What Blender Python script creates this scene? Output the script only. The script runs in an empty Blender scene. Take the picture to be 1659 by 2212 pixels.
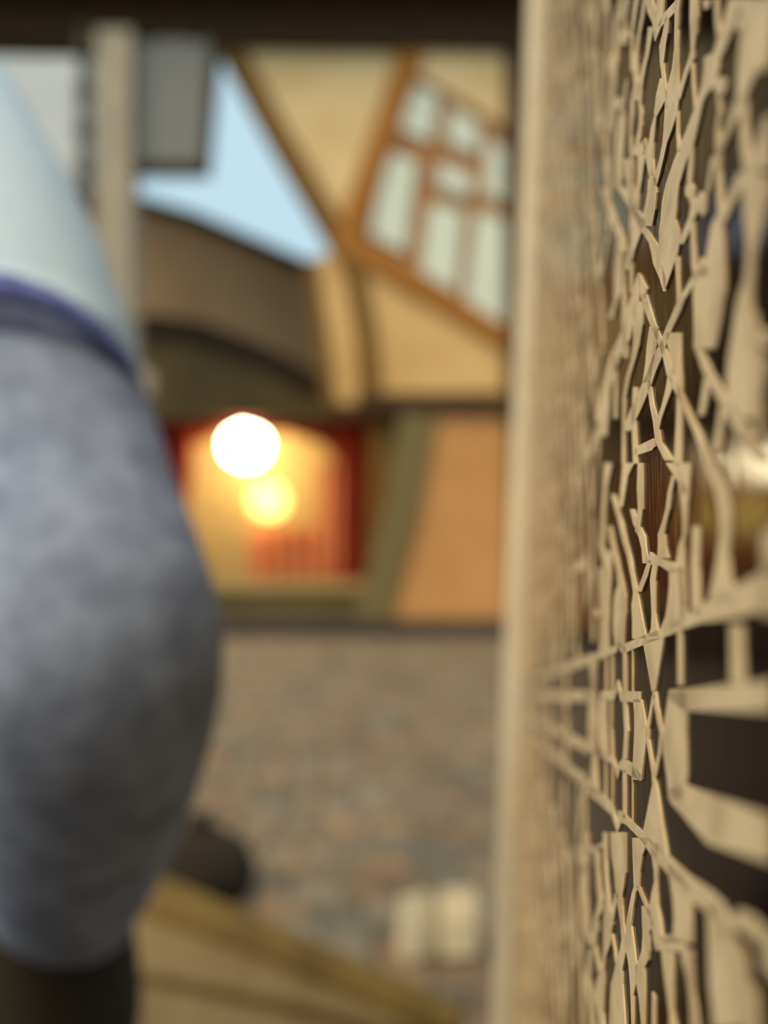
import bpy, bmesh, math, random
from mathutils import Vector, Matrix, noise

random.seed(7)
S = bpy.context.scene
COL = S.collection

# ------------------------------------------------------------------ camera
W, HPX, F = 1659.0, 2212.0, 1700.0          # photograph frame, focal length in pixels
CAM = Vector((0, 0, 1.10))
PITCH = math.atan((1200 - HPX / 2) / F)     # horizon at pixel row 1200
cd = bpy.data.cameras.new('camera')
cam = bpy.data.objects.new('camera', cd); COL.objects.link(cam)
cam.location = CAM
cam.rotation_euler = (math.pi / 2 + PITCH, 0, 0)
cd.sensor_fit = 'VERTICAL'; cd.sensor_height = 36.0
cd.lens = F / HPX * 36.0
cd.clip_start = 0.002; cd.clip_end = 200
cd.dof.use_dof = True
cd.dof.focus_distance = 0.118
cd.dof.aperture_fstop = 6.3
cd.dof.aperture_blades = 0
S.camera = cam

# ------------------------------------------------------------------ sky and exposure
wd = bpy.data.worlds.new('sky'); S.world = wd; wd.use_nodes = True
bg = wd.node_tree.nodes['Background']
bg.inputs[0].default_value = (0.55, 0.76, 0.87, 1); bg.inputs[1].default_value = 1.0
sl = bpy.data.lights.new('hazy_sun', 'SUN'); sl.energy = 3.5; sl.color = (1.0, 0.80, 0.52); sl.angle = math.radians(50)
sun = bpy.data.objects.new('hazy_sun', sl); COL.objects.link(sun); sun.location = (-3, -4, 6)
sun.rotation_euler = Vector((0.40, 0.45, -0.80)).to_track_quat('-Z', 'Y').to_euler()
S.view_settings.view_transform = 'Standard'; S.view_settings.look = 'None'
S.view_settings.gamma = 1.0; S.view_settings.use_curve_mapping = False
S.view_settings.exposure = 0.0

# ------------------------------------------------------------------ helpers
fw = Vector((0, math.cos(PITCH), math.sin(PITCH)))
up = Vector((0, -math.sin(PITCH), math.cos(PITCH)))
rt = Vector((1, 0, 0))

def ray(px, py):
    return fw + rt * ((px - W / 2) / F) + up * ((HPX / 2 - py) / F)

def P(px, py, Y):                      # the point seen at a pixel on the vertical plane y = Y
    d = ray(px, py); return CAM + d * (Y / d.y)

def G(px, py, z=0.0):                  # the point seen at a pixel on the level plane z
    d = ray(px, py); return CAM + d * ((z - CAM.z) / d.z)

def new_mat(name): 
    m = bpy.data.materials.new(name); m.use_nodes = True
    return m, m.node_tree.nodes, m.node_tree.links, m.node_tree.nodes['Principled BSDF']

def mat(name, c, rough=0.6, c2=None, scale=8.0, stretch=(1, 1, 1), bump=0.0, spec=0.3, coord='Object', detail=6.0, dist=0.01):
    m, N, L, b = new_mat(name)
    b.inputs['Roughness'].default_value = rough
    b.inputs['Specular IOR Level'].default_value = spec
    if c2 is None: c2 = tuple(x * 0.8 for x in c)
    tc = N.new('ShaderNodeTexCoord'); mp = N.new('ShaderNodeMapping')
    mp.inputs['Scale'].default_value = stretch
    nz = N.new('ShaderNodeTexNoise'); nz.inputs['Scale'].default_value = scale; nz.inputs['Detail'].default_value = detail
    rp = N.new('ShaderNodeValToRGB')
    rp.color_ramp.elements[0].color = (*c2, 1); rp.color_ramp.elements[1].color = (*c, 1)
    rp.color_ramp.elements[0].position = 0.35; rp.color_ramp.elements[1].position = 0.65
    L.new(tc.outputs[coord], mp.inputs[0]); L.new(mp.outputs[0], nz.inputs[0])
    L.new(nz.outputs[0], rp.inputs[0]); L.new(rp.outputs[0], b.inputs['Base Color'])
    if bump:
        bp = N.new('ShaderNodeBump'); bp.inputs['Strength'].default_value = bump; bp.inputs['Distance'].default_value = dist
        L.new(nz.outputs[0], bp.inputs['Height']); L.new(bp.outputs[0], b.inputs['Normal'])
    return m

def emit_mat(name, c, strength):
    m, N, L, b = new_mat(name)
    b.inputs['Base Color'].default_value = (*c, 1)
    b.inputs['Emission Color'].default_value = (*c, 1); b.inputs['Emission Strength'].default_value = strength
    return m

def obj(name, verts, faces, m, parent=None, smooth=False):
    me = bpy.data.meshes.new(name); me.from_pydata([tuple(v) for v in verts], [], faces); me.update()
    bm = bmesh.new(); bm.from_mesh(me); bmesh.ops.recalc_face_normals(bm, faces=bm.faces); bm.to_mesh(me); bm.free()
    if smooth:
        for p in me.polygons: p.use_smooth = True
    me.materials.append(m)
    o = bpy.data.objects.new(name, me); COL.objects.link(o)
    if parent is not None:
        o.parent = parent; o.matrix_parent_inverse = parent.matrix_world.inverted()
    return o

def tag(o, label, cat, group=None):
    o['label'] = label; o['category'] = cat
    if group: o['group'] = group
    return o

def thing(name, label, cat, loc=(0, 0, 0), group=None):
    o = bpy.data.objects.new(name, None); COL.objects.link(o); o.location = loc; o.empty_display_size = 0.05
    o.matrix_world = Matrix.Translation(Vector(loc))
    return tag(o, label, cat, group)

def struct(o):
    o['kind'] = 'structure'; return o

def prism(name, pts, ext, m, parent=None):           # polygon of points pushed along ext
    n = len(pts); ext = Vector(ext)
    v = [Vector(p) for p in pts] + [Vector(p) + ext for p in pts]
    f = [list(range(n)), list(range(2 * n - 1, n - 1, -1))] + [[i, (i + 1) % n, n + (i + 1) % n, n + i] for i in range(n)]
    return obj(name, v, f, m, parent)

def box(name, a, b, m, parent=None):
    x0, y0, z0 = a; x1, y1, z1 = b
    return prism(name, [(x0, y0, z0), (x1, y0, z0), (x1, y0, z1), (x0, y0, z1)], (0, y1 - y0, 0), m, parent)

def panel(name, poly, Y, t, m, parent=None):          # an upright flat piece on plane y = Y, outline by pixel
    return prism(name, [P(x, y, Y) for x, y in poly], (0, t, 0), m, parent)

def timber(name, pts, w, Y, t, m, parent=None):       # an upright squared timber following pixel points, w = width in pixels
    L, R = [], []
    for i, p in enumerate(pts):
        a = Vector(pts[max(i - 1, 0)]); b = Vector(pts[min(i + 1, len(pts) - 1)])
        d = (b - a).normalized(); n = Vector((-d.y, d.x)) * (w / 2)
        q = Vector(p); L.append(q + n); R.append(q - n)
    vs = []
    for l, r in zip(L, R):
        a, b = P(l.x, l.y, Y), P(r.x, r.y, Y)
        vs += [a, b, b + Vector((0, t, 0)), a + Vector((0, t, 0))]
    fs = [[0, 1, 2, 3]]
    for i in range(len(pts) - 1):
        k = 4 * i
        for j in range(4): fs.append([k + j, k + (j + 1) % 4, k + 4 + (j + 1) % 4, k + 4 + j])
    k = 4 * (len(pts) - 1); fs.append([k + 3, k + 2, k + 1, k])
    return obj(name, vs, fs, m, parent)

def soften(o, voxel=0.006, it=12):
    md = o.modifiers.new('remesh', 'REMESH'); md.mode = 'VOXEL'; md.voxel_size = voxel; md.use_smooth_shade = True
    sm = o.modifiers.new('smooth', 'SMOOTH'); sm.factor = 0.5; sm.iterations = it

def merge(name, parts, m, parent, voxel, it):      # closed pieces grown together into one continuous skin
    vs, fs = [], []
    for o in parts:
        k = len(vs); vs += [v.co.copy() for v in o.data.vertices]; fs += [[k + i for i in p.vertices] for p in o.data.polygons]
        bpy.data.objects.remove(o)
    o = obj(name, vs, fs, m, parent, True); soften(o, voxel, it); return o

def loft(name, rings, m, parent=None, cap=True, seg=28):
    # rings: (centre, radius_x, radius_y) ; cross-sections are kept square to the path
    vs, fs = [], []
    n = len(rings)
    for i, (c, rx, ry) in enumerate(rings):
        a = Vector(rings[max(i - 1, 0)][0]); b = Vector(rings[min(i + 1, n - 1)][0])
        t = (b - a).normalized()
        u = Vector((0, 1, 0)).cross(t)
        if u.length < 1e-4: u = Vector((1, 0, 0))
        u.normalize(); w = t.cross(u)
        for k in range(seg):
            an = 2 * math.pi * k / seg
            vs.append(Vector(c) + u * rx * math.cos(an) + w * ry * math.sin(an))
    for i in range(n - 1):
        for k in range(seg):
            fs.append([i * seg + k, i * seg + (k + 1) % seg, (i + 1) * seg + (k + 1) % seg, (i + 1) * seg + k])
    if cap:
        fs.append(list(range(seg))); fs.append([(n - 1) * seg + k for k in range(seg)][::-1])
    return obj(name, vs, fs, m, parent, smooth=True)

# ------------------------------------------------------------------ materials
M_cream = None
def cream_material():
    m, N, L, b = new_mat('cream_lattice')
    b.inputs['Roughness'].default_value = 0.5; b.inputs['Specular IOR Level'].default_value = 0.35
    tc = N.new('ShaderNodeTexCoord')
    nz = N.new('ShaderNodeTexNoise'); nz.inputs['Scale'].default_value = 110; nz.inputs['Detail'].default_value = 8
    rp = N.new('ShaderNodeValToRGB'); e = rp.color_ramp.elements
    e[0].color = (0.56, 0.395, 0.22, 1); e[0].position = 0.30
    e[1].color = (0.82, 0.61, 0.355, 1); e[1].position = 0.58
    L.new(tc.outputs['Object'], nz.inputs[0]); L.new(nz.outputs[0], rp.inputs[0])
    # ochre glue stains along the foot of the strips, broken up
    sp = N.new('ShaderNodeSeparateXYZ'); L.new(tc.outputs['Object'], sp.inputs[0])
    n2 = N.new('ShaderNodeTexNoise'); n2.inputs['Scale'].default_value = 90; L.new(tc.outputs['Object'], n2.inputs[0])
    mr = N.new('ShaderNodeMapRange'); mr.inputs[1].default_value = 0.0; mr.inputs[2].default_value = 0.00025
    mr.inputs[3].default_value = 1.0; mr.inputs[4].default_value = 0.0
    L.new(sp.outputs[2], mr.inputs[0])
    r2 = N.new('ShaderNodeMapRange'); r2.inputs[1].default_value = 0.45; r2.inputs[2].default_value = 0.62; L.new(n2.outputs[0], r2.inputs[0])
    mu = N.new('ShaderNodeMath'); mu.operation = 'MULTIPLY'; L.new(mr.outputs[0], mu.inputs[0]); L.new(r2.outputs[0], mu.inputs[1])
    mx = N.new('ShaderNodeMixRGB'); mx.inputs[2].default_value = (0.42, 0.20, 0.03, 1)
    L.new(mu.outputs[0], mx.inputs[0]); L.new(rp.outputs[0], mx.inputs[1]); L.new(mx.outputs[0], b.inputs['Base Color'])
    n3 = N.new('ShaderNodeTexNoise'); n3.inputs['Scale'].default_value = 900; n3.inputs['Detail'].default_value = 3
    L.new(tc.outputs['Object'], n3.inputs[0])
    bp = N.new('ShaderNodeBump'); bp.inputs['Strength'].default_value = 0.35; bp.inputs['Distance'].default_value = 0.0002
    L.new(n3.outputs[0], bp.inputs['Height']); L.new(bp.outputs[0], b.inputs['Normal'])
    return m

def plate_material():
    m, N, L, b = new_mat('dark_lacquered_wood')
    b.inputs['Roughness'].default_value = 0.10; b.inputs['IOR'].default_value = 1.12
    tc = N.new('ShaderNodeTexCoord'); mp = N.new('ShaderNodeMapping'); mp.inputs['Scale'].default_value = (260, 9, 1)
    nz = N.new('ShaderNodeTexNoise'); nz.inputs['Scale'].default_value = 1.0; nz.inputs['Detail'].default_value = 6
    rp = N.new('ShaderNodeValToRGB'); e = rp.color_ramp.elements
    e[0].color = (0.003, 0.002, 0.003, 1); e[1].color = (0.020, 0.007, 0.006, 1); e[0].position = 0.35; e[1].position = 0.75
    L.new(tc.outputs['Object'], mp.inputs[0]); L.new(mp.outputs[0], nz.inputs[0]); L.new(nz.outputs[0], rp.inputs[0])
    L.new(rp.outputs[0], b.inputs['Base Color'])
    n2 = N.new('ShaderNodeTexNoise'); n2.inputs['Scale'].default_value = 1.0; n2.inputs['Detail'].default_value = 3
    m2 = N.new('ShaderNodeMapping'); m2.inputs['Scale'].default_value = (420, 60, 1)
    L.new(tc.outputs['Object'], m2.inputs[0]); L.new(m2.outputs[0], n2.inputs[0])
    bp = N.new('ShaderNodeBump'); bp.inputs['Strength'].default_value = 0.25; bp.inputs['Distance'].default_value = 0.0003
    L.new(n2.outputs[0], bp.inputs['Height']); L.new(bp.outputs[0], b.inputs['Normal'])
    return m

M_cream = cream_material()
M_plate = plate_material()
M_rail = mat('cream_painted_rail', (0.80, 0.72, 0.55), 0.45, (0.74, 0.65, 0.48), 30)
M_beam = mat('dark_brown_timber', (0.075, 0.030, 0.003), 0.7, (0.035, 0.013, 0.002), 3, (1, 1, 8), 0.4)
M_brace = mat('ochre_brown_timber', (0.20, 0.092, 0.003), 0.65, (0.13, 0.055, 0.002), 3, (1, 1, 8), 0.4)
M_orange = mat('orange_brown_timber', (0.40, 0.145, 0.010), 0.65, (0.30, 0.10, 0.006), 3, (1, 1, 8), 0.4)
M_infill = mat('warm_tan_plaster', (0.72, 0.44, 0.17), 0.9, (0.62, 0.36, 0.13), 1.2, bump=0.3)
M_infill2 = mat('pale_peach_plaster', (0.80, 0.56, 0.28), 0.9, (0.70, 0.46, 0.20), 1.2, bump=0.3)
M_wallorange = mat('orange_plaster', (0.60, 0.29, 0.10), 0.9, (0.52, 0.24, 0.075), 1.0, bump=0.3)
M_pane = mat('pale_window_pane', (0.72, 0.72, 0.55), 0.15, (0.66, 0.66, 0.5), 2, spec=0.5)
M_muntin = mat('rust_window_wood', (0.40, 0.17, 0.05), 0.6, (0.30, 0.12, 0.03), 4)
M_stonewall = mat('brown_house_render', (0.60, 0.37, 0.19), 0.9, (0.50, 0.29, 0.14), 0.8, bump=0.3)
M_greywall = mat('pale_grey_render', (0.55, 0.55, 0.54), 0.9, (0.48, 0.48, 0.46), 0.7)
M_pillar = mat('beige_pillar_render', (0.40, 0.32, 0.22), 0.85, (0.33, 0.27, 0.19), 2.0)
M_pipe = mat('dark_olive_metal', (0.07, 0.055, 0.03), 0.5, (0.04, 0.03, 0.015), 3)
M_signgrey = mat('grey_sign_face', (0.20, 0.19, 0.165), 0.7, (0.18, 0.17, 0.15), 1.5)
M_olive = mat('dark_olive_canvas', (0.12, 0.085, 0.035), 0.9, (0.09, 0.062, 0.024), 1.5)
M_arch = mat('dark_brown_arch', (0.03, 0.016, 0.003), 0.8)
M_red = mat('deep_red_cloth', (0.36, 0.035, 0.008), 0.85, (0.26, 0.018, 0.004), 2.5)
M_stallwall = mat('ochre_stall_boards', (0.60, 0.42, 0.17), 0.8, (0.5, 0.34, 0.12), 2.5, (1, 1, 6))
M_stallred = mat('salmon_cloth', (0.72, 0.26, 0.11), 0.85, (0.6, 0.2, 0.08), 2.5)
M_oliveboard = mat('olive_board', (0.20, 0.15, 0.055), 0.8, (0.15, 0.105, 0.04), 2, (1, 1, 6))
M_kerb = mat('dark_grey_stone', (0.06, 0.045, 0.04), 0.9, (0.045, 0.034, 0.03), 3)
M_bench = mat('honey_wood', (0.21, 0.135, 0.050), 0.6, (0.165, 0.10, 0.034), 3, (6, 1, 1), 0.2)
M_benchdark = mat('brown_stained_rail', (0.15, 0.085, 0.010), 0.6, (0.09, 0.045, 0.004), 3, (6, 1, 1), 0.2)
M_paper = mat('cream_paper', (0.75, 0.62, 0.40), 0.8, (0.66, 0.54, 0.34), 12)
M_lump = mat('dark_brown_matte', (0.03, 0.021, 0.013), 0.95, (0.02, 0.014, 0.009), 20)
M_tee = mat('pale_blue_jersey', (0.66, 0.83, 0.99), 0.9, (0.60, 0.78, 0.96), 60, bump=0.2, dist=0.002)
M_navy = mat('navy_thread', (0.16, 0.19, 0.47), 0.9, (0.09, 0.11, 0.36), 90)
def heather():
    m = mat('blue_grey_heather', (0.38, 0.46, 0.66), 0.95, (0.24, 0.29, 0.44), 46, bump=0.5, detail=12, dist=0.003)
    return m
M_heather = heather()
M_trouser = mat('dark_trousers', (0.035, 0.028, 0.018), 0.9)
M_skin = mat('skin', (0.55, 0.33, 0.24), 0.5)
M_hair = mat('dark_hair', (0.03, 0.02, 0.012), 0.6)
M_shoe = mat('black_shoe', (0.015, 0.015, 0.016), 0.5)
M_ground = mat('brown_grit', (0.11, 0.085, 0.06), 0.95, (0.08, 0.06, 0.045), 6)

# ------------------------------------------------------------------ ground
def sett_material():
    m, N, L, b = new_mat('sett_stone')
    b.inputs['Roughness'].default_value = 0.7
    at = N.new('ShaderNodeVertexColor'); at.layer_name = 'tone'
    tc = N.new('ShaderNodeTexCoord'); nz = N.new('ShaderNodeTexNoise'); nz.inputs['Scale'].default_value = 25
    L.new(tc.outputs['Object'], nz.inputs[0])
    mr = N.new('ShaderNodeMapRange'); mr.inputs[3].default_value = 0.75; mr.inputs[4].default_value = 1.2; L.new(nz.outputs[0], mr.inputs[0])
    mx = N.new('ShaderNodeMixRGB'); mx.blend_type = 'MULTIPLY'; mx.inputs[0].default_value = 1
    L.new(at.outputs[0], mx.inputs[1]); L.new(mr.outputs[0], mx.inputs[2]); L.new(mx.outputs[0], b.inputs['Base Color'])
    return m

g = obj('ground', [(-30, -6, -0.02), (30, -6, -0.02), (30, 60, -0.02), (-30, 60, -0.02)], [[0, 1, 2, 3]], M_ground)
struct(g)
def setts():
    vs, fs, cols = [], [], []
    y = 0.6; row = 0
    while y < 10.6:
        d = 0.125; x = -4.2 + (row % 2) * 0.08
        while x < 4.2:
            w = random.uniform(0.13, 0.19); gp = 0.006; hgt = random.uniform(-0.008, -0.001)
            x0, x1, y0, y1 = x + gp, x + w - gp, y + gp, y + d - gp; e = 0.012
            k = len(vs)
            vs += [(x0, y0, -0.02), (x1, y0, -0.02), (x1, y1, -0.02), (x0, y1, -0.02)]
            vs += [(x0 + e, y0 + e, hgt), (x1 - e, y0 + e, hgt), (x1 - e, y1 - e, hgt), (x0 + e, y1 - e, hgt)]
            fs += [[k + 4, k + 5, k + 6, k + 7]] + [[k + j, k + (j + 1) % 4, k + 4 + (j + 1) % 4, k + 4 + j] for j in range(4)]
            v = random.uniform(0.6, 1.25); h = random.uniform(-0.03, 0.05)
            cols += [((0.168 + h) * v, 0.126 * v, (0.080 - h * 0.3) * v, 1)] * 5
            x += w
        y += d; row += 1
    o = obj('paving_setts', vs, fs, sett_material())
    ca = o.data.color_attributes.new('tone', 'FLOAT_COLOR', 'CORNER')
    for p in o.data.polygons:
        for li in p.loop_indices: ca.data[li].color = cols[p.index]
    o['kind'] = 'stuff'; tag(o, 'brown grey stone setts paving the square', 'paving')
setts()

# unseen plank wall added behind the camera to block low sky light
for i in range(32):
    pk = box('plank', (-4 + i * .25 + .006, -2.2 - (i % 3) * .006, 0), (-3.75 + i * .25 - .006, -2.16, 2.9), M_beam)
    if i == 0: wl = box('wall_sky_block', (-4, -2.35, 0), (4, -2.21, 2.95), M_beam); struct(wl)
    pk.parent = wl
# ------------------------------------------------------------------ half-timbered house and its gate beam
YH = 11.0
house = thing('half_timbered_house', 'half-timbered house front with orange braces and a slanted row of white panes', 'house', P(1000, 1370, YH) * 1.0)
FT = 0.28
def T(name, pts, w, m, dy=0.0, t=FT): return timber(name, pts, w, YH + dy, t, m, house)
def Q(name, poly, m, dy=0.1, t=0.12): return panel(name, poly, YH + dy, t, m, house)
T('lintel_beam', [(-420, 2), (1960, 42)], 150, M_beam, -0.06, 0.4)
T('corner_post', [(1122, 60), (1122, 905)], 62, M_beam, 0.0)
T('lower_post', [(1122, 850), (1122, 1385)], 46, M_beam, 0.02)
T('middle_rail', [(770, 868), (1960, 868)], 40, M_beam, 0.01)
T('brace', [(470, 50), (600, 290), (745, 540)], 52, M_brace, 0.02)
T('knee_brace', [(738, 520), (768, 600), (790, 720), (802, 880)], 46, M_brace, 0.025)
T('brace', [(900, 80), (745, 525)], 54, M_orange, 0.015)
T('brace', [(735, 515), (1120, 745)], 46, M_orange, 0.018)
T('strut', [(672, 560), (690, 700), (715, 880)], 26, M_brace, 0.05, 0.2)
Q('infill_panel', [(480, 70), (905, 70), (745, 530)], M_infill2)
Q('infill_panel', [(745, 530), (1120, 740), (1120, 868), (800, 868), (788, 700)], M_infill)
Q('infill_panel', [(675, 560), (740, 540), (785, 700), (800, 870), (715, 870)], M_infill)
Q('infill_panel', [(905, 70), (1120, 70), (1120, 290), (890, 150)], M_infill2, 0.06)
wb = Q('window_board', [(890, 110), (1120, 250), (1120, 740), (750, 515)], M_muntin, 0.12)
for poly in ([(880, 175), (948, 205), (930, 305), (858, 275)], [(972, 232), (1035, 265), (1030, 335), (965, 305)], [(1052, 300), (1108, 330), (1106, 445), (1045, 415)],
             [(838, 325), (900, 350), (876, 545), (800, 505)], [(930, 440), (1000, 455), (985, 632), (908, 585)], [(1030, 455), (1095, 478), (1088, 700), (1005, 650)],
             [(950, 350), (1020, 380), (1015, 425), (942, 400)]):
    panel('window_pane', poly, YH + 0.07, 0.03, M_pane, wb)
Q('orange_wall', [(905, 885), (1105, 885), (1105, 1352), (840, 1352)], M_wallorange, 0.12)
T('leaning_board', [(905, 880), (868, 1100), (800, 1345)], 75, M_oliveboard, 0.04, 0.06)
Q('inner_wall', [(800, 860), (925, 860), (925, 1350), (785, 1350)], M_brace, 0.3, 0.06)
Q('plinth', [(800, 1340), (1960, 1340), (1960, 1386), (800, 1386)], M_kerb, -0.08, 0.4)
for x in (1500, 1900):
    T('wall_post', [(x, 60), (x, 1385)], 60, M_beam)
    Q('infill_panel', [(x - 395, 80), (x, 80), (x, 865), (x - 395, 865)], M_infill)
    Q('orange_wall', [(x - 395, 875), (x, 875), (x, 1352), (x - 395, 1352)], M_wallorange, 0.12)
T('gate_post', [(-380, 60), (-380, 1385)], 60, M_beam)
# pitched roof above the beam
a0, a1 = P(-480, -60, YH - 0.7), P(2000, -60, YH - 0.7)
prism('roof', [a0, a0 + Vector((0, 4.5, 3.2)), a0 + Vector((0, 4.5, 3.4)), a0 + Vector((0, 0, 0.2))], a1 - a0, M_beam, house)

kb = panel('kerb', [(-700, 1338), (795, 1338), (795, 1386), (-700, 1386)], YH, 0.5, M_kerb)
struct(kb)
# ------------------------------------------------------------------ neighbours behind
nb = thing('brown_house', 'low brown house with a sloping dark eave behind the gate', 'house', P(470, 1330, 16))
panel('house_wall', [(120, 425), (290, 440), (690, 590), (800, 700), (960, 900), (960, 1325), (120, 1325)], 16, 4.0, M_stonewall, nb)
timber('eave_board', [(100, 405), (290, 432), (420, 470), (700, 590)], 26, 15.9, 0.2, M_arch, nb)
gw = thing('grey_house', 'pale grey rendered house at the left edge behind the pillar', 'house', P(0, 1300, 22))
panel('house_wall', [(-420, -200), (168, -200), (168, 1290), (-420, 1290)], 22, 5.0, M_greywall, gw)
panel('roof_edge', [(-440, -230), (185, -230), (185, -195), (-440, -195)], 21.7, 5.4, M_beam, gw)

pil = thing('gate_pillar', 'tall beige rendered pillar beside a dark jointed downpipe', 'pillar', P(242, 1383, 10.6))
panel('shaft', [(206, 62), (282, 62), (282, 1330), (206, 1330)], 10.6, 0.4, M_pillar, pil)
panel('base_block', [(196, 1325), (292, 1325), (292, 1392), (196, 1392)], 10.55, 0.55, M_kerb, pil)
panel('bracket', [(282, 790), (325, 800), (322, 850), (282, 870)], 10.6, 0.2, M_pillar, pil)
dp = thing('downpipe', 'dark olive jointed downpipe running up beside the beige pillar', 'pipe', P(182, 1383, 10.6))
pz = [P(182, y, 10.7) for y in (62, 1383)]
pp_ = loft('pipe', [(pz[0], 0.075, 0.075), (pz[1], 0.075, 0.075)], M_pipe, dp)
for y in range(110, 1383, 85):
    c = P(182, y, 10.7); loft('collar', [(c + Vector((0, 0, .13)), 0.11, 0.11), (c - Vector((0, 0, .13)), 0.11, 0.11)], M_pipe, pp_)

sgn = thing('hanging_sign', 'square grey sign board with a dark frame hanging under the beam', 'sign', P(375, 365, 10.75))
panel('sign_face', [(285, 85), (455, 85), (440, 352), (285, 352)], 10.8, 0.08, M_signgrey, sgn)
panel('bottom_frame', [(283, 350), (446, 350), (446, 374), (283, 374)], 10.75, 0.16, M_arch, sgn)
panel('side_frame', [(452, 80), (476, 80), (450, 374), (436, 374)], 10.75, 0.16, M_arch, sgn)
panel('hanger', [(300, 62), (330, 62), (330, 92), (300, 92)], 10.8, 0.05, M_arch, sgn)
panel('hanger', [(410, 62), (440, 62), (440, 92), (410, 92)], 10.8, 0.05, M_arch, sgn)

# ------------------------------------------------------------------ market stall with lanterns
YS = 13.2
st = thing('market_stall', 'lit market stall with an olive arched awning and red curtains', 'stall', P(560, 1345, YS))
ar = [(230, 715), (330, 700), (430, 715), (540, 755), (640, 805), (730, 860)]
panel('awning', [(x, y + 10) for x, y in ar] + [(790, 905), (230, 905)], YS - 0.7, 0.06, M_olive, st)
timber('awning_edge', ar, 44, YS - 0.8, 0.2, M_arch, st)
panel('back_wall', [(240, 880), (800, 880), (800, 1345), (240, 1345)], YS + 0.9, 0.08, M_stallwall, st)
panel('side_wall', [(792, 880), (812, 880), (812, 1345), (792, 1345)], YS - 0.5, 1.5, M_red, st)
panel('ceiling_board', [(240, 880), (800, 880), (800, 892), (240, 892)], YS - 0.6, 1.5, M_olive, st)
def drape(name, x0, x1, y0, y1, m, Y, waves, lean):      # a hanging pleated cloth
    vs, fs = [], []; n, r = 40, 8
    for j in range(r + 1):
        for i in range(n + 1):
            f, g_ = i / n, j / r
            p = P(x0 + (x1 - x0) * f + lean * g_ * g_, y0 + (y1 - y0) * g_, Y)
            vs.append(p + Vector((0, 0.06 * math.sin(f * waves * 6.28), 0)))
    for j in range(r):
        for i in range(n): fs.append([j * (n + 1) + i, j * (n + 1) + i + 1, (j + 1) * (n + 1) + i + 1, (j + 1) * (n + 1) + i])
    o = obj(name, vs, fs, m, st, True)
    md = o.modifiers.new('thick', 'SOLIDIFY'); md.thickness = 0.015
    return o
drape('curtain', 300, 420, 890, 1290, M_red, YS - 0.2, 5, -60)
drape('curtain', 735, 800, 890, 1290, M_red, YS - 0.2, 4, 0)
drape('valance', 300, 800, 885, 935, M_red, YS - 0.25, 14, 0)
panel('arch_board', [(300, 925), (800, 925), (800, 1190), (785, 1120), (755, 1030), (700, 960), (620, 935), (480, 935), (420, 960), (385, 1010), (355, 1100), (300, 1190)], YS - 0.15, 0.03, M_red, st)
drape('hanging_cloth', 690, 790, 1000, 1275, M_stallred, YS + 0.3, 4, 0)
drape('hanging_cloth', 540, 700, 1140, 1275, M_stallred, YS + 0.45, 5, 0)
panel('counter_front', [(330, 1275), (805, 1275), (805, 1350), (330, 1350)], YS - 0.35, 0.06, M_oliveboard, st)
panel('counter_top', [(325, 1255), (810, 1255), (810, 1277), (325, 1277)], YS - 0.45, 0.5, M_stallwall, st)
def lantern(px, py, r, m, label):
    c = P(px, py, YS - 0.1); t = thing('paper_lantern', label, 'lantern', c - Vector((0, 0, r)), 'lanterns in the stall')
    vs, fs = [], []; nu, nv = 24, 14
    for j in range(nv + 1):
        a = math.pi * j / nv; rr = r * math.sin(a) * (1 + 0.03 * math.cos(a * 14)) + 0.01
        for i in range(nu): vs.append(c + Vector((rr * math.cos(6.2832 * i / nu), rr * math.sin(6.2832 * i / nu), r * 0.95 * math.cos(a))))
    for j in range(nv):
        for i in range(nu): fs.append([j * nu + i, j * nu + (i + 1) % nu, (j + 1) * nu + (i + 1) % nu, (j + 1) * nu + i])
    obj('shade', vs, fs, m, t, True)
    loft('cord', [(c + Vector((0, 0, r)), .008, .008), (P(px, 892, YS - 0.1), .008, .008)], M_arch, t, seg=8)
    loft('cap', [(c + Vector((0, 0, r * .93)), r * .22, r * .22), (c + Vector((0, 0, r * 1.02)), r * .2, r * .2)], M_arch, t, seg=16)
lantern(531, 962, 0.36, emit_mat('lantern_white_glow', (1.0, 0.83, 0.50), 30.0), 'brightest white round lantern hanging highest in the stall')
lantern(580, 1082, 0.30, emit_mat('lantern_yellow_glow', (1.0, 0.66, 0.15), 4.0), 'yellow round lantern hanging lower in the stall')

# ------------------------------------------------------------------ bench, bags, sack
ZB = 0.45
bench = thing('wooden_bench', 'honey coloured plank bench with a brown edge rail beside the setts', 'bench', (-0.3, 1.35, 0))
def flat(name, poly, z, t, m, parent): return prism(name, [G(x, y, z) for x, y in poly], (0, 0, -t), m, parent)
flat('edge_rail', [(255, 1850), (335, 1885), (1000, 2172), (985, 2222), (960, 2222), (560, 2052), (300, 1960), (225, 1930)], ZB + 0.012, 0.05, M_benchdark, bench)
flat('plank', [(220, 1945), (300, 1968), (560, 2062), (940, 2222), (900, 2226), (560, 2150), (260, 2090), (180, 2075)], ZB, 0.03, M_bench, bench)
flat('plank', [(150, 2105), (255, 2118), (560, 2180), (830, 2245), (800, 2380), (100, 2330)], ZB, 0.03, M_bench, bench)
flat('under_rail', [(215, 1990), (960, 2210), (940, 2260), (180, 2150)], ZB - 0.032, 0.05, M_benchdark, bench)
for (x, y) in ((300, 1950), (860, 2195), (230, 2200), (700, 2270)):
    c = G(x, y, ZB); box('leg', (c.x - .025, c.y - .025, 0), (c.x + .025, c.y + .025, ZB - 0.03), M_benchdark, bench)

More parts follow.
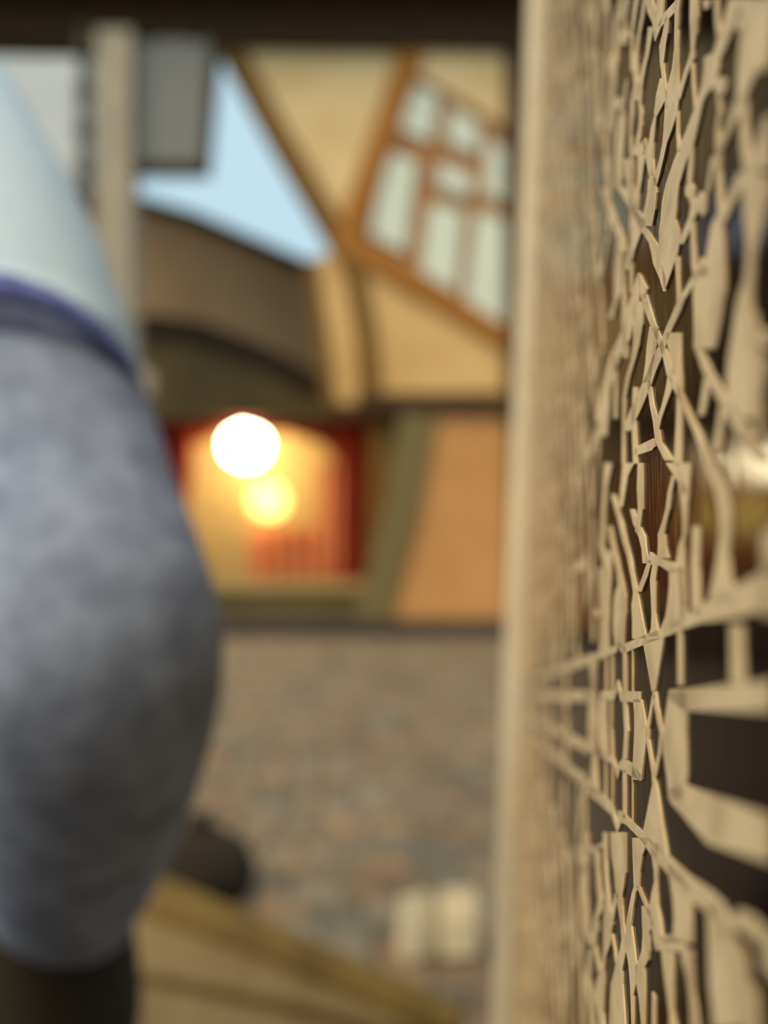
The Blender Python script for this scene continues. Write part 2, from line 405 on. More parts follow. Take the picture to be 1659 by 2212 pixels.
def paper_bag(px, py, w, h, label, rz):
    c = G(px, py); t = thing('paper_bag', label, 'bag', c, 'paper bags on the setts'); d = w * 0.55
    R_ = Matrix.Rotation(rz, 3, 'Z'); f = lambda x, y, z: c + R_ @ Vector((x, y, z))
    prof = [(0, 1, 1), (.55, .98, .95), (.85, 1.0, .6), (1, 1.03, .12)]
    vs, fs = [], []
    for k, sx, sy in prof:
        for x, y in ((-1, -1), (0, -1.12), (1, -1), (1.0, 0), (1, 1), (0, 1.12), (-1, 1), (-1.0, 0)):
            vs.append(f(x * w / 2 * sx, y * d / 2 * sy, k * h))
    for i in range(3):
        for j in range(8): fs.append([i * 8 + j, i * 8 + (j + 1) % 8, i * 8 + 8 + (j + 1) % 8, i * 8 + 8 + j])
    fs += [list(range(8)), [24 + j for j in range(8)]]
    obj('bag_body', vs, fs, M_paper, t)
    prism('folded_top', [f(-w * .5, -.012, h * .9), f(w * .5, -.012, h * .9), f(w * .5, -.012, h * 1.0), f(-w * .5, -.012, h * 1.0)], R_ @ Vector((0, .024, 0)), M_paper, t)
paper_bag(898, 2062, 0.085, 0.155, 'left of two small pale paper bags on the setts', 0.5)
paper_bag(990, 2056, 0.10, 0.165, 'right and brighter of two small pale paper bags on the setts', 0.15)

c = G(430, 1935); sk = thing('dark_lump', 'dark brown sack lying behind the bench', 'lump', c)  # bag-shaped lump filling a dark patch of unknown nature
loft('lump_body', [(c + Vector((0, 0, z)), rx, ry) for z, rx, ry in ((0, .13, .08), (.02, .17, .11), (.09, .19, .12), (.16, .16, .10), (.21, .08, .06), (.23, .035, .03))], M_lump, sk)
loft('lump_neck', [(c + Vector((0, 0, z)), r, r) for z, r in ((.225, .03), (.24, .04), (.255, .05))], M_lump, sk)

# ------------------------------------------------------------------ relief board beside the lens
H_PL, T_R = 0.0230, 0.00028
a_ax = ray(1054, 1500).normalized()
n_ax = a_ax.cross(Vector((0, 0, 1))).normalized()
n_ax = (n_ax - 0.048 * n_ax.cross(a_ax).normalized()).normalized()      # the board leans a few degrees
b_ax = n_ax.cross(a_ax).normalized()
ORG = CAM + n_ax * H_PL
BM = Matrix((( *[a_ax.x, b_ax.x, -n_ax.x], ORG.x), (*[a_ax.y, b_ax.y, -n_ax.y], ORG.y), (*[a_ax.z, b_ax.z, -n_ax.z], ORG.z), (0, 0, 0, 1)))
board = bpy.data.objects.new('relief_board', None); COL.objects.link(board); board.empty_display_size = 0.05
board.matrix_world = BM
tag(board, 'cream angular lattice relief on a dark lacquered board seen edge-on at right', 'relief board')

def lobj(name, verts, faces, m, smooth=False):            # a part given in the board's own coordinates
    o = obj(name, verts, faces, m, None, smooth); o.parent = board; return o

def lbox(name, a, b, m):
    x0, y0, z0 = a; x1, y1, z1 = b
    v = [(x0, y0, z0), (x1, y0, z0), (x1, y1, z0), (x0, y1, z0), (x0, y0, z1), (x1, y0, z1), (x1, y1, z1), (x0, y1, z1)]
    return lobj(name, v, [[0, 1, 2, 3], [4, 5, 6, 7], [0, 1, 5, 4], [1, 2, 6, 5], [2, 3, 7, 6], [3, 0, 4, 7]], m)

S0, S1, T0, T1 = -0.06, 0.62, -0.38, 0.84
lbox('backing_plate', (S0, T0, -0.012), (S1, T1, 0.0), M_plate)
def rail(name, p0, p1, inward):            # moulded frame rail, chamfered on its inner side
    p0, p1, inw = Vector(p0), Vector(p1), Vector(inward)
    prof = [(0.0, -0.012), (-0.018, -0.012), (-0.018, 0.0095), (-0.006, 0.0095), (0.0, 0.0)]
    vs = []
    for p in (p0, p1):
        for u, z in prof: vs.append((p.x + inw.x * u, p.y + inw.y * u, z))
    k = len(prof)
    return lobj(name, vs, [list(range(k)), list(range(2 * k - 1, k - 1, -1))] + [[i, (i + 1) % k, k + (i + 1) % k, k + i] for i in range(k)], M_rail)
rail('frame_rail', (S0, T1, 0), (S1, T1, 0), (0, -1, 0))
rail('frame_rail', (S0, T0, 0), (S1, T0, 0), (0, 1, 0))
lbox('end_post', (S1, T0 - .018, -0.012), (S1 + .03, T1 + .018, 0.0115), M_rail)
rail('frame_rail', (S0, T0, 0), (S0, T1, 0), (1, 0, 0))
for s in (0.02, 0.56):                      # two square legs down to the paving, behind the plate
    top = BM @ Vector((s, 0.15, -0.03)); inv = BM.inverted()
    r = 0.017; vs = [inv @ Vector((top.x + x * r, top.y + y * r, z)) for z in (0.0, top.z) for x, y in ((-1, -1), (1, -1), (1, 1), (-1, 1))]
    lobj('leg', vs, [[0, 1, 2, 3], [4, 5, 6, 7]] + [[j, (j + 1) % 4, 4 + (j + 1) % 4, 4 + j] for j in range(4)], M_beam)

def st_of(px, py, hh=H_PL - T_R):
    d = ray(px, py); l = hh / d.dot(n_ax)
    return Vector((l * d.dot(a_ax), l * d.dot(b_ax)))

class Strips:
    def __init__(self): self.v, self.f = [], []
    def add(self, pts, w=0.0009, h=T_R, closed=False):
        pts = [Vector(p) for p in pts]
        q = [pts[0]]
        for p in pts[1:]:
            if (p - q[-1]).length > 2e-4: q.append(p)
        if closed and (q[0] - q[-1]).length < 2e-4: q.pop()
        n = len(q)
        if n < 2: return
        rows = []
        for i in range(n):
            pr = q[i - 1] if (i > 0 or closed) else None
            nx = q[(i + 1) % n] if (i < n - 1 or closed) else None
            d1 = (q[i] - pr).normalized() if pr is not None else (nx - q[i]).normalized()
            d2 = (nx - q[i]).normalized() if nx is not None else d1
            nn = Vector((-d1.y - d2.y, d1.x + d2.x))
            if nn.length < 0.3: nn = Vector((-d1.y, d1.x)) * 2
            nn.normalize(); c = max(0.45, nn.dot(Vector((-d1.y, d1.x))))
            nn = nn / c
            k = len(self.v); hw = w / 2
            for o, z in ((-hw, 0.0), (-hw, h * 0.88), (-hw * 0.65, h), (hw * 0.65, h), (hw, h * 0.88), (hw, 0.0)):
                p = q[i] + nn * o; self.v.append((p.x, p.y, z))
            rows.append(k)
        m = n if closed else n - 1
        for i in range(m):
            a, b = rows[i], rows[(i + 1) % n]
            for j in range(5): self.f.append([a + j, a + j + 1, b + j + 1, b + j])
        if not closed:
            self.f.append([rows[0] + j for j in range(6)]); self.f.append([rows[-1] + j for j in range(5, -1, -1)])
    def poly(self, pts, h=T_R):               # a flat web of any outline
        n = len(pts); k = len(self.v)
        self.v += [(p.x, p.y, h) for p in pts] + [(p.x, p.y, 0.0) for p in pts]
        self.f.append(list(range(k, k + n)))
        self.f += [[k + i, k + (i + 1) % n, k + n + (i + 1) % n, k + n + i] for i in range(n)]
    def rows(self, L_, R_, h=T_R):            # a flat web between a left and a right edge
        n = len(L_); k = len(self.v)
        for p, q in zip(L_, R_): self.v += [(p.x, p.y, h), (q.x, q.y, h), (p.x, p.y, 0.0), (q.x, q.y, 0.0)]
        for i in range(n - 1):
            a, b = k + 4 * i, k + 4 * i + 4
            self.f += [[a, a + 1, b + 1, b], [a, b, b + 2, a + 2], [a + 1, a + 3, b + 3, b + 1]]
        e = k + 4 * (n - 1); self.f += [[k, k + 2, k + 3, k + 1], [e, e + 1, e + 3, e + 2]]
    def build(self, name): return lobj(name, self.v, self.f, M_cream)

CROP = {'A': (0, 2.2125), 'B': (1000, 2.2125), 'C': (1812, 4.1475)}   # three close-ups the webs were read from
def zp(c, x, y): y0, k = CROP[c]; return st_of(1259 + x / k, y0 + y / k)

lat = Strips()
def webs(dst, c, text):                       # "left right y, left right y, ..." one web per line
    for line in text.strip().splitlines():
        r = [tuple(float(v) for v in part.split()) for part in line.split(',')]
        dst.rows([zp(c, l, y) for l, _, y in r], [zp(c, q, y) for _, q, y in r])
def polys(dst, c, text):                      # "x y, x y, ..." one outline per line
    for line in text.strip().splitlines():
        dst.poly([zp(c, *[float(v) for v in part.split()]) for part in line.split(',')])

webs(lat, 'A', """
298 330 -10, 310 350 60, 332 352 110, 343 347 195
355 385 -10, 345 380 80, 343 372 125
312 338 130, 305 325 200, 298 315 260, 285 303 310, 270 292 370, 258 285 420, 235 262 480
286 306 -10, 275 292 80, 262 275 160, 250 265 250, 243 262 300, 240 262 360, 245 270 410, 228 245 480, 226 240 560, 222 232 650, 220 232 720
245 268 -10, 236 255 60, 228 240 160, 228 236 240, 228 242 340
262 285 415, 265 278 500, 270 282 540, 268 280 600, 255 275 660, 250 268 700
395 412 80, 380 405 160, 365 395 220, 368 385 300, 375 388 350, 380 396 400, 393 402 440, 395 404 520
340 352 555, 325 345 610, 315 338 680, 310 335 760, 315 340 840
448 465 -10, 438 458 60, 437 452 140, 436 452 230, 425 455 330, 400 458 420, 392 458 480, 390 450 540, 385 425 620, 380 402 680, 365 385 760, 345 368 830, 330 352 885
448 456 530, 446 455 640, 450 465 725
512 545 -10, 510 545 80, 512 540 160, 515 530 240, 505 528 280, 480 500 350, 462 480 420, 448 464 475
517 525 300, 520 530 400, 528 540 500, 533 550 550
700 755 -10, 670 730 100, 640 695 190, 625 670 250, 580 655 272, 578 650 330, 570 630 400, 555 590 450, 545 572 490, 520 560 550, 495 545 620, 465 530 690, 430 490 780, 395 460 880, 378 450 960, 370 442 1050, 363 458 1100, 362 462 1160, 370 450 1220, 378 425 1290, 386 394 1380
628 640 -10, 630 645 100, 640 665 190
752 890 -10, 755 890 120, 745 870 230, 738 840 320, 735 800 400, 735 775 470, 705 745 540, 670 700 640, 645 665 720, 610 645 760, 600 620 820, 585 602 925
748 778 470, 750 780 600, 755 790 720, 765 800 800, 768 890 860, 765 885 950, 770 860 1060, 780 835 1150, 778 815 1260, 770 808 1340, 740 802 1420, 725 805 1500, 712 815 1600, 695 840 1700, 685 838 1800, 690 832 1900, 715 830 2000
870 905 550, 830 890 680, 780 890 810
640 658 440, 645 660 540, 632 650 620, 630 658 680, 635 662 740, 632 655 820, 638 662 920, 645 668 1020, 612 668 1080, 600 670 1150, 585 672 1240, 535 675 1320, 525 675 1400, 528 662 1500, 530 645 1600, 528 630 1665
740 790 825, 700 745 920, 668 700 1010, 640 672 1075
515 530 670, 508 525 740, 500 520 820, 497 515 880
505 535 945, 515 555 985, 505 535 1040, 480 510 1100, 455 480 1165
514 530 1040, 515 532 1160, 518 538 1270, 525 548 1320
175 205 540, 158 200 640, 155 190 760, 152 190 850, 155 185 890, 185 215 930, 225 255 1000, 265 295 1080, 315 350 1160, 325 365 1200, 335 375 1260, 365 398 1330, 384 394 1392
85 105 900, 105 130 970, 130 160 1050, 165 198 1140, 160 200 1200, 150 200 1300, 150 190 1380, 150 165 1440, 120 145 1520
182 200 1200, 185 200 1350, 185 205 1500, 185 215 1560, 195 213 1640, 190 212 1710
285 300 670, 300 320 760, 320 348 860
312 350 855, 308 352 920, 295 345 1000, 270 330 1080
262 300 735, 262 285 830, 255 272 920, 250 268 990
200 240 760, 210 240 880, 228 262 1000, 225 300 1060, 225 275 1120, 215 245 1200, 200 225 1290
225 235 690, 225 240 900, 222 234 1150, 225 234 1400
262 270 1305, 240 275 1380, 215 265 1460, 200 240 1540, 170 225 1620, 130 180 1700, 105 150 1790, 85 130 1870, 75 125 1950, 85 112 2085
262 275 1315, 272 305 1380, 278 300 1425
245 292 1440, 240 285 1550, 240 270 1650, 230 250 1720, 205 225 1800, 190 205 1900, 188 200 2000, 186 198 2215
275 300 1400, 290 320 1470, 320 345 1550, 350 375 1620, 380 410 1700, 400 430 1790, 430 460 1850, 480 510 1960, 530 560 2070, 582 617 2215
540 570 1285, 500 530 1360, 455 485 1430, 430 465 1490, 395 425 1570, 370 400 1640, 335 380 1700, 310 350 1770, 285 330 1830, 230 280 1950, 190 225 2060
440 458 1225, 445 458 1340, 448 462 1445
318 360 1560, 305 352 1650, 298 335 1740, 285 320 1830
395 465 1590, 405 465 1650, 430 468 1750, 450 472 1840, 445 472 2000, 435 468 2215
410 430 1765, 395 425 1860, 375 395 1940, 355 375 2000, 345 362 2060
305 322 1820, 318 335 1930, 335 360 2020, 345 372 2110, 390 430 2200
528 560 1655, 575 615 1780, 620 660 1860, 665 720 1950, 730 790 2060, 830 890 2215
580 608 1800, 565 595 1900, 552 576 1985
655 690 1925, 640 665 2040, 622 655 2160
800 818 1490, 808 832 1600
860 890 1700, 835 870 1800, 825 850 1900, 820 845 2100
170 185 -10, 150 170 120, 145 165 300, 130 150 480, 120 140 620
205 222 -10, 195 206 100, 192 204 150
205 215 380, 195 205 480, 176 196 560
240 262 1850, 232 252 2000, 240 262 2215
140 160 1700, 150 158 1850, 148 156 2000
""")
polys(lat, 'A', """
440 5, 437 60, 372 130, 348 190, 343 150, 385 65
368 375, 394 432, 395 475, 345 572, 340 540, 350 450
735 90, 790 75, 802 150, 762 175, 735 140
625 400, 652 365, 688 385, 682 430, 656 468, 630 440
508 865, 530 900, 528 945, 510 958, 488 930, 490 890
560 915, 590 950, 585 1010, 575 1038, 545 1000, 540 960
232 705, 275 690, 296 660, 304 710, 278 740, 235 745
565 1230, 600 1290, 592 1330, 555 1315, 545 1280
245 2140, 335 2095, 342 2135, 330 2152, 250 2178
180 150, 205 140, 214 175, 208 215, 182 210
150 475, 170 465, 182 490, 176 525, 154 520
805 1560, 890 1590, 890 1660, 810 1640
572 0, 612 0, 600 35, 580 48
""")
webs(lat, 'B', """
582 620 0, 600 650 60, 625 680 130, 650 700 230, 655 700 330, 640 690 450, 620 700 560, 600 720 660
395 440 0, 430 470 50, 455 482 90, 463 505 140, 470 498 220, 476 492 340, 455 485 400, 445 485 470, 460 487 600, 465 490 740
455 512 0, 462 508 70, 468 502 150
425 442 60, 405 425 140, 395 415 220, 380 400 280, 358 390 340, 358 395 400, 355 408 455
310 330 465, 285 310 540, 256 280 615
332 357 485, 320 347 560, 325 345 650, 328 345 720, 325 355 790, 310 362 830
225 240 220, 240 265 290, 265 295 350, 280 300 410, 285 315 480
190 245 0, 185 215 60, 178 202 140, 172 190 210
135 150 150, 150 165 210, 170 190 290, 190 210 380, 210 228 450, 228 245 540, 240 262 620, 232 270 680, 235 285 760, 235 302 840
75 90 380, 90 115 460, 104 118 525
115 135 300, 130 150 380, 145 165 450, 160 180 520, 165 195 580, 150 205 640, 145 205 720, 145 200 800, 155 195 880
75 112 500, 80 105 650, 78 100 900
120 140 420, 112 130 600, 105 122 800, 95 120 890
412 487 500, 412 488 580, 405 490 660, 395 485 730, 372 480 790
262 285 0, 258 285 120, 262 285 220, 250 270 330
100 140 0, 95 115 120, 88 105 250, 80 100 380
525 560 300, 515 552 500, 520 560 720
""")
polys(lat, 'B', """
320 425, 352 450, 440 478, 450 520, 425 528, 370 492, 330 487, 308 470
50 705, 75 700, 102 750, 95 770, 70 735
""")
webs(lat, 'C', """
245 385 -60, 255 382 150, 280 380 300, 290 362 450, 300 350 520, 310 352 600, 335 362 750, 345 387 900, 330 387 1000, 300 370 1080, 280 352 1180, 250 352 1300, 240 362 1450, 235 378 1700
440 590 -10, 445 532 150, 450 512 300, 455 505 430, 438 475 480, 410 450 620, 385 432 780, 380 450 900, 385 462 1000, 400 472 1080, 410 492 1150, 420 480 1280, 425 452 1400, 435 452 1700
480 508 425, 530 560 550, 590 617 700, 620 652 830, 645 672 985
525 600 600, 530 622 750, 535 592 850, 525 592 1000, 500 587 1080, 470 550 1150, 478 552 1300, 500 552 1430, 525 552 1700
600 682 40, 620 668 180, 635 667 280, 640 662 380, 615 662 480, 595 667 600, 600 692 720, 640 704 840, 660 720 900
755 810 230, 785 962 430, 802 966 550, 812 967 700, 806 967 850, 700 968 935
700 817 990, 715 812 1150, 735 807 1300, 752 807 1420, 770 807 1550, 775 832 1700
870 972 985, 890 972 1120, 930 977 1250, 945 982 1380, 957 1002 1500, 967 1025 1700
1100 1200 590, 1115 1262 800, 1120 1400 950, 1125 1462 1100, 1130 1462 1300, 1150 1470 1500, 1165 1478 1700
180 202 -60, 185 206 200, 195 217 400, 200 237 550, 185 252 680, 185 267 760, 185 252 850, 185 242 950, 180 202 1060, 150 192 1180, 120 192 1300, 110 187 1420, 100 182 1560, 130 190 1700
95 140 60, 115 142 280, 120 152 420, 135 177 540, 120 172 640, 95 132 720, 85 132 820, 90 117 950, 110 137 1060, 133 162 1190
250 266 850, 275 291 1000, 284 297 1110
0 60 835, 20 92 880, 70 112 960
55 87 990, 40 72 1150, 20 62 1260, 30 102 1400, 50 132 1550, 60 162 1700
285 322 490, 260 292 620, 243 272 730
-10 40 -60, -5 45 200, -10 40 500, -5 50 840
""")
polys(lat, 'C', """
648 955, 690 880, 760 860, 890 900, 905 990, 820 1015, 700 1000, 652 1000
30 40, 95 85, 185 20, 190 60, 95 130, 25 90
""")

# the middle band: two border strips, hexagon rings and crossed links, repeated along the board
TU = zp('B', 300, 848).y; TL = zp('B', 300, 1800).y
def border(top, bottom, t, name):
    b_ = Strips(); pts = [zp('B', *p) for p in top] + [zp('B', *p) for p in bottom[::-1]]; b_.poly(pts)
    far, near = max(p.x for p in pts), min(p.x for p in pts)
    b_.add([(far - .004, t), (S1, t)], 0.0024); b_.add([(S0, t), (near + .002, t)], 0.0030); return b_.build(name)
border([(0, 925), (100, 895), (160, 870), (172, 838), (185, 872), (205, 862), (290, 825), (400, 780), (480, 735), (560, 680), (700, 600), (890, 505)],
       [(0, 972), (100, 930), (160, 905), (171, 866), (180, 905), (205, 905), (290, 870), (385, 835), (480, 795), (560, 765), (700, 745), (890, 700)], TU, 'border_strip')
border([(0, 1505), (60, 1555), (140, 1630), (161, 1722), (170, 1660), (205, 1682), (300, 1780), (400, 1870), (500, 1965), (600, 2040), (660, 2100), (690, 2185), (740, 2130), (800, 2160), (890, 2260)],
       [(0, 1550), (50, 1600), (135, 1680), (163, 1765), (182, 1720), (205, 1728), (280, 1805), (330, 1880), (400, 1960), (480, 2060), (560, 2125), (640, 2185), (680, 2300), (740, 2230), (800, 2260), (890, 2380)], TL, 'border_strip')
gap0 = zp('B', 337, 1120).x; PER = zp('B', 50, 1240).x - gap0
ttop = zp('B', 272, 1118).y; tbot = zp('B', 276, 1500).y; tmid = (ttop + tbot) / 2
ra = Strips()                                 # the sharp ring
webs(ra, 'B', """
82 116 1120, 65 111 1240, 70 111 1300, 85 116 1395
240 280 1130, 245 292 1200, 245 307 1290, 240 293 1400, 232 279 1515
""")
polys(ra, 'B', """
85 1092, 155 1088, 165 1038, 180 1090, 275 1092, 273 1145, 180 1140, 166 1080, 150 1135, 85 1135
85 1378, 148 1408, 160 1460, 175 1430, 192 1410, 235 1440, 279 1490, 276 1520, 192 1477, 178 1460, 165 1515, 150 1445, 85 1405
""")
ra.build('hexagon_ring')
rb = Strips()                                 # the nearer, blurred ring
webs(rb, 'B', "410 490 1090, 395 495 1200, 380 490 1300, 385 490 1400, 400 490 1500, 410 482 1610")
polys(rb, 'B', "410 1085, 895 1040, 895 1190, 480 1185, 410 1135\n410 1560, 480 1535, 895 1690, 895 1910, 600 1825, 420 1625")
rb.build('hexagon_ring')
xl = Strips()                                 # crossed links between the two rings, with their solid triangles
webs(xl, 'B', """
330 346 1085, 340 355 1160, 352 370 1230, 366 381 1290, 357 373 1390, 345 362 1440, 333 350 1500
330 344 1110, 315 328 1200, 300 317 1270, 301 315 1320, 315 328 1400, 328 345 1480, 331 348 1535
""")
polys(xl, 'B', "285 848, 387 833, 346 1095, 329 1095\n334 1525, 349 1525, 402 1875, 340 1850, 288 1755")
xl.build('crossed_link')
xc = Strips()
webs(xc, 'B', "25 75 925, 38 62 1010, 45 56 1095, 40 60 1240, 44 57 1400, 32 66 1520, 25 72 1590\n30 50 1105, 25 48 1240, 25 45 1375")
polys(xc, 'B', "-8 1098, 35 1098, 30 1138, -8 1142\n-8 1332, 25 1343, 20 1378, -8 1362")
xc.build('crossed_link')
for line in """
190 207 880, 192 208 1095
190 207 1138, 198 215 1280, 190 207 1415
190 207 1465, 190 206 1700
108 112 910, 108 112 1095
136 141 890, 137 141 1095
234 238 880, 234 238 1095
132 140 1130, 129 137 1270, 138 145 1425
104 108 1410, 104 108 1650
138 142 1430, 138 142 1640
234 237 1480, 234 237 1720
450 470 800, 452 472 1060
700 760 770, 705 765 1050
""".strip().splitlines():
    vs_ = Strips(); webs(vs_, 'B', line); vs_.build('vertical_seam')
for k in list(range(-3, -1)) + list(range(1, 12)):
    c_ = gap0 + PER * (k + 0.5)
    if not (S0 < c_ - .03 and c_ + .03 < S1): continue
    hr = Strips(); hx = PER * 0.46; hc = PER * 0.36
    hr.add([(c_ + hc, ttop), (c_ - hc, ttop), (c_ - hx, tmid), (c_ - hc, tbot), (c_ + hc, tbot), (c_ + hx, tmid)], 0.0028, closed=True)
    hr.build('hexagon_ring')
    lk = Strips(); g_ = c_ + PER / 2
    for sg_ in (-1, 1): lk.add([(g_ + sg_ * .0066, TU), (g_, ttop), (g_ - sg_ * .0043, tmid), (g_, tbot), (g_ + sg_ * .0062, TL)], 0.0020)
    lk.build('crossed_link')

# the angular mesh beyond and before the traced stretch
def px_of(q):
    d = a_ax * q.x + b_ax * q.y + n_ax * (H_PL - T_R); z = d.dot(fw)
    return (W / 2 + F * d.dot(rt) / z, HPX / 2 - F * d.dot(up) / z) if z > 0.004 else (9e3, 0)
def traced(q):                               # inside the stretch read line by line
    x, y = px_of(q); E_ = [(0, 1345), (600, 1308), (1000, 1292), (1400, 1277), (1800, 1272), (2212, 1262)]
    if y < -60 or y > 2290: return False
    lim = E_[0][1] if y < 0 else E_[-1][1]
    for (y0, x0), (y1, x1) in zip(E_, E_[1:]):
        if y0 <= y <= y1: lim = x0 + (x1 - x0) * (y - y0) / (y1 - y0)
    return lim < x < 1700
def jitter_mesh(s_from, s_to, t_from, t_to, cs=0.0165, ct=0.0250):
    def node(i, j, k):
        r = random.Random(i * 7919 + j * 104729 + k * 15485863)
        return Vector((s_from + (i + (0.0 if k == 0 else 0.33) + (0.5 if j % 2 else 0)) * cs + r.uniform(-.28, .28) * cs, t_from + (j + (0 if k == 0 else 0.33)) * ct * 0.9 + r.uniform(-.25, .25) * ct))
    ni, nj = int((s_to - s_from) / cs) + 1, int((t_to - t_from) / (ct * 0.9)) + 1
    for i in range(ni):
        for j in range(nj):
            a = node(i, j, 0); b = node(i, j, 1)
            q = [(a, b)]
            up_i = i if j % 2 == 0 else i + 1
            q += [(b, node(up_i, j + 1, 0)), (b, node(i + 1, j, 0)) if (i + j) % 3 else (b, node(up_i - 1, j + 1, 0))]
            for u, v in q:
                if all(t_from - .002 < p.y < t_to + .002 and s_from - .01 < p.x < min(s_to, S1 - .002) for p in (u, v)) and not traced((u + v) / 2):
                    lat.add([u, v], random.choice((.0018, .0025, .0034)))
jitter_mesh(S0 + .005, S1, TU, T1)
jitter_mesh(S0 + .005, S1, T0, TL)
o = lat.build('lattice')

# ------------------------------------------------------------------ person at the left, arm bent, hand in pocket
per = thing('person', 'person in pale blue tee over a blue-grey heather long sleeve, elbow bent', 'person', (-0.47, 0.56, 0))
def arm_path():
    # outer edge of the sleeve by pixel with distance from the lens and sleeve radius
    e = [(20, 250, .53, .070), (100, 390, .50, .068), (190, 560, .475, .067), (280, 810, .445, .067), (362, 1080, .42, .068), (434, 1270, .40, .068),
         (470, 1400, .395, .068), (458, 1530, .415, .066), (410, 1690, .455, .063), (350, 1840, .51, .057), (300, 1930, .55, .052), (262, 2000, .575, .046)]
    out = []
    for i, (x, y, Y, r) in enumerate(e):
        out.append((P(x, y, Y) - Vector((r * 0.96, 0, 0)), r, r))
    return out
AP = arm_path()
def dense(rings, n=4):
    out = []
    for i in range(len(rings) - 1):
        p0, p1, p2, p3 = rings[max(i - 1, 0)], rings[i], rings[i + 1], rings[min(i + 2, len(rings) - 1)]
        for k in range(n):
            t = k / n
            cr = lambda a, b, c, d: 0.5 * (2 * b + (c - a) * t + (2 * a - 5 * b + 4 * c - d) * t * t + (3 * b - a - 3 * c + d) * t ** 3)
            out.append((cr(p0[0], p1[0], p2[0], p3[0]), cr(p0[1], p1[1], p2[1], p3[1]), cr(p0[2], p1[2], p2[2], p3[2])))
    out.append(rings[-1]); return out
DA = dense(AP, 5)
cut = 17                                               # the tee sleeve ends here
sh = (Vector((-0.34, 0.55, 1.395)), .08, .08)
sleeve = loft('long_sleeve', [(c_, a * .97, b * .97) for c_, a, b in DA[:cut]] + DA[cut:], M_heather, per)
soften(sleeve, 0.005, 25)
tee_sl = loft('tee_sleeve', [sh] + [(c_, a * 1.03, b * 1.03) for c_, a, b in DA[:cut]], M_tee, per)
def slant(o, n_rings, rings, off):              # the hem runs higher on the near side than at the outer edge
    vs = o.data.vertices; seg = 28
    for k in range(n_rings):
        i0 = len(vs) - seg * (n_rings - k); c_, r, _ = rings[len(rings) - n_rings + k]
        for v in vs[i0:i0 + seg]:
            w_ = v.co
            v.co.z += 0.030 * (c_.y - w_.y) / r - 0.012 * (w_.x - c_.x) / r + off
slant(tee_sl, 1, DA[:cut], 0.0)
hem = [(c_, a * 1.045, b * 1.045) for c_, a, b in DA[cut - 1:cut + 1]]
hm = loft('hem_stitching', hem, M_navy, tee_sl, cap=False)
hm.modifiers.new('thick', 'SOLIDIFY').thickness = 0.002
slant(hm, 2, hem, 0.0)
SX, SY = -0.46, 0.57
tee_b = loft('tee_body', dense([(Vector((SX, SY, z)), rx, ry) for z, rx, ry in ((0.84, .185, .13), (0.98, .165, .12), (1.12, .172, .122), (1.28, .19, .125), (1.37, .185, .11), (1.43, .12, .085), (1.475, .072, .07))]), M_tee, per)
tee_y = loft('tee_yoke', dense([(Vector((SX - .21, SY, 1.345)), .06, .06), (Vector((SX - .16, SY, 1.375)), .075, .075), (Vector((SX, SY, 1.395)), .08, .085), (Vector((-.34, .55, 1.385)), .078, .078)]), M_tee, per)
# left arm hangs
la = [(Vector((SX - .18, SY, 1.38)), .07, .07), (Vector((SX - .23, SY, 1.22)), .058, .058), (Vector((SX - .25, SY - .01, 1.06)), .052, .052), (Vector((SX - .25, SY + .03, .92)), .045, .045), (Vector((SX - .24, SY + .06, .82)), .038, .038)]
loft('long_sleeve', dense(la), M_heather, per)
tee_l = loft('tee_sleeve', [(c_, a * 1.08, b * 1.08) for c_, a, b in dense(la)[:6]], M_tee, per)
tee = merge('tee_shirt', [tee_b, tee_y, tee_l, tee_sl], M_tee, per, 0.006, 6)
hm.parent = tee
tw = [loft('trouser_waist', dense([(Vector((SX, SY, z)), rx, ry) for z, rx, ry in ((0.70, .17, .12), (0.78, .185, .125), (0.86, .185, .12), (0.95, .155, .105))]), M_trouser, per)]
tw += [loft('trouser_pocket', dense([(P(120, y, .56), rx, .07) for y, rx in ((1880, .035), (1980, .046), (2100, .053), (2250, .055), (2450, .03))]), M_trouser, per)]
tw += [loft('pocket_root', dense([(P(110, 2120, .56), .05, .06), (Vector((SX + .1, SY, .83)), .08, .08)]), M_trouser, per)]
for s in (-1, 1):
    tw += [loft('trouser_leg', dense([(Vector((SX + s * .09, SY, .84)), .09, .11), (Vector((SX + s * .095, SY + .01, .50)), .07, .075), (Vector((SX + s * .10, SY, .08)), .06, .065)]), M_trouser, per)]
    loft('shoe', dense([(Vector((SX + s * .10, SY - .08, .05)), .03, .035), (Vector((SX + s * .10, SY - .05, .05)), .042, .048), (Vector((SX + s * .10, SY + .10, .042)), .045, .04), (Vector((SX + s * .10, SY + .18, .03)), .03, .022)]), M_shoe, per)

merge('trousers', tw, M_trouser, per, 0.008, 8)

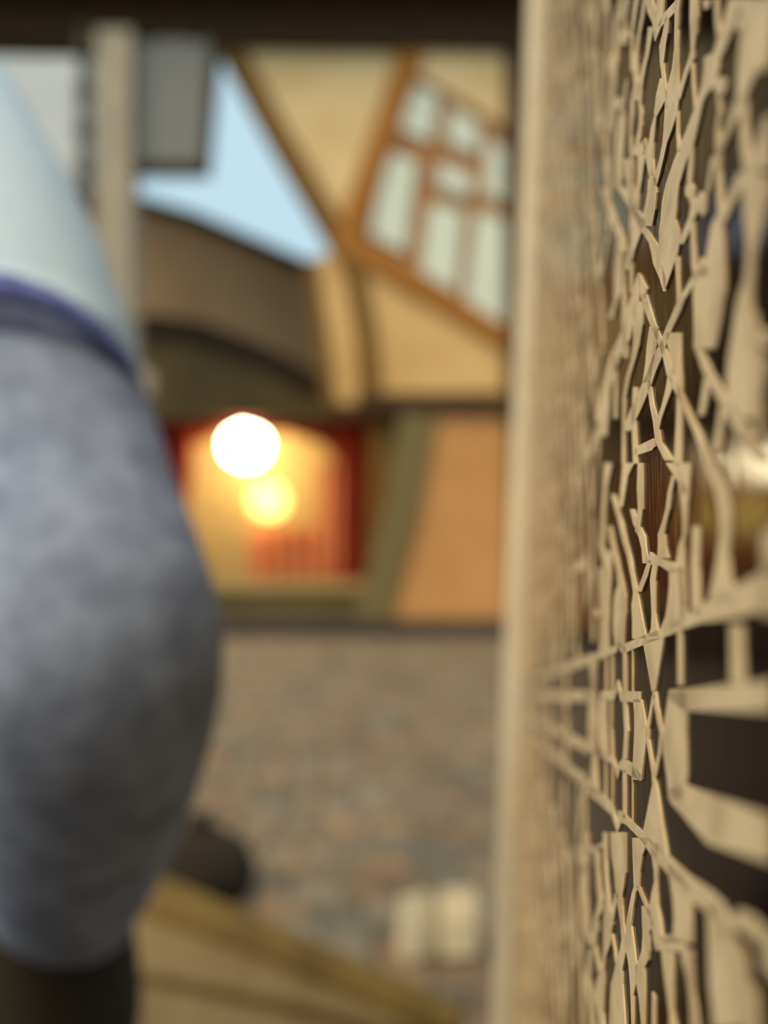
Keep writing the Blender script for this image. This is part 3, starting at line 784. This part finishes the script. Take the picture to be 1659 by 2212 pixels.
def body():
    wr = AP[-1][0]
    J = [(SX, SY, .92), (SX, SY, 1.10), (SX, SY, 1.28), (SX, SY, 1.40), (SX, SY + .01, 1.49), (SX, SY + .02, 1.56), (SX, SY + .03, 1.64), (SX, SY + .02, 1.71)]
    R_ = [.09, .085, .085, .065, .052, .07, .088, .06]
    E = [(i, i + 1) for i in range(7)]
    def chain(start, pts, rs):
        k = start
        for p, r in zip(pts, rs):
            J.append(tuple(p)); R_.append(r); E.append((k, len(J) - 1)); k = len(J) - 1
        return k
    # bent right arm down to a hand in the pocket, five fingers
    ap = [AP[i][0] for i in (1, 4, 6, 9, 11)]
    h = chain(3, [Vector((-.36, .55, 1.385))] + ap, (.06, .05, .042, .045, .036, .026))
    hd = (wr - AP[-3][0]).normalized(); palm = wr + hd * .05; h = chain(h, [palm], [.03])
    for k, (o_, ln) in enumerate(((-.022, .055), (-.008, .065), (.007, .068), (.021, .06))):
        chain(h, [palm + Vector((0, o_, 0)) + hd * .035, palm + Vector((-.004, o_, 0)) + hd * (.035 + ln * .5), palm + Vector((-.014, o_, 0)) + hd * (.035 + ln)], (.0095, .0088, .008))
    chain(h, [palm + Vector((.01, .03, .01)), palm + Vector((.008, .045, -.01)) + hd * .02], (.011, .009))
    # left arm
    h = chain(3, [Vector((SX - .15, SY, 1.385)), la[1][0], la[2][0], la[4][0]], (.055, .046, .04, .026))
    w = la[4][0]; h = chain(h, [w + Vector((0, .01, -.06))], [.03])
    for k, (o_, ln) in enumerate(((-.022, .055), (-.008, .065), (.007, .068), (.021, .06))):
        b_ = w + Vector((0, .012 + o_, -.09)); chain(h, [b_, b_ + Vector((.004, .004, -ln * .55)), b_ + Vector((.014, .006, -ln))], (.0095, .0088, .008))
    chain(h, [w + Vector((.01, .045, -.05)), w + Vector((.014, .055, -.08))], (.011, .009))
    for s in (-1, 1): chain(0, [Vector((SX + s * .09, SY, .84)), Vector((SX + s * .095, SY + .01, .5)), Vector((SX + s * .10, SY, .10)), Vector((SX + s * .10, SY + .11, .04))], (.08, .052, .035, .03))
    # nose and ears
    chain(6, [Vector((SX, SY + .125, 1.625))], [.014])
    for s in (-1, 1): chain(6, [Vector((SX + s * .085, SY + .03, 1.63))], [.018])
    me = bpy.data.meshes.new('body'); me.from_pydata(J, E, []); o = bpy.data.objects.new('body', me); COL.objects.link(o)
    o.parent = per; o.matrix_parent_inverse = per.matrix_world.inverted()
    md = o.modifiers.new('skin', 'SKIN'); md.use_smooth_shade = True
    for i, v in enumerate(me.skin_vertices[0].data): v.radius = (R_[i], R_[i])
    me.skin_vertices[0].data[0].use_root = True
    o.modifiers.new('sub', 'SUBSURF').levels = 1; o.modifiers['sub'].render_levels = 1
    me.materials.append(M_skin)
body()
def hair():
    c_ = Vector((SX, SY + .015, 1.655)); vs, fs = [], []; nu, nv = 28, 12
    for j in range(nv + 1):
        for i in range(nu):
            an = 6.2832 * i / nu; front = max(0, math.sin(an)); lim = 1.95 - 0.9 * front
            a = lim * j / nv; r = 0.107 + 0.004 * math.sin(i * 3.1 + j)
            vs.append(c_ + Vector((r * .92 * math.sin(a) * math.cos(an), r * 1.05 * math.sin(a) * math.sin(an), r * math.cos(a))))
    for j in range(nv):
        for i in range(nu): fs.append([j * nu + i, j * nu + (i + 1) % nu, (j + 1) * nu + (i + 1) % nu, (j + 1) * nu + i])
    o = obj('hair', vs, fs, M_hair, per, True); o.modifiers.new('thick', 'SOLIDIFY').thickness = 0.012
hair()
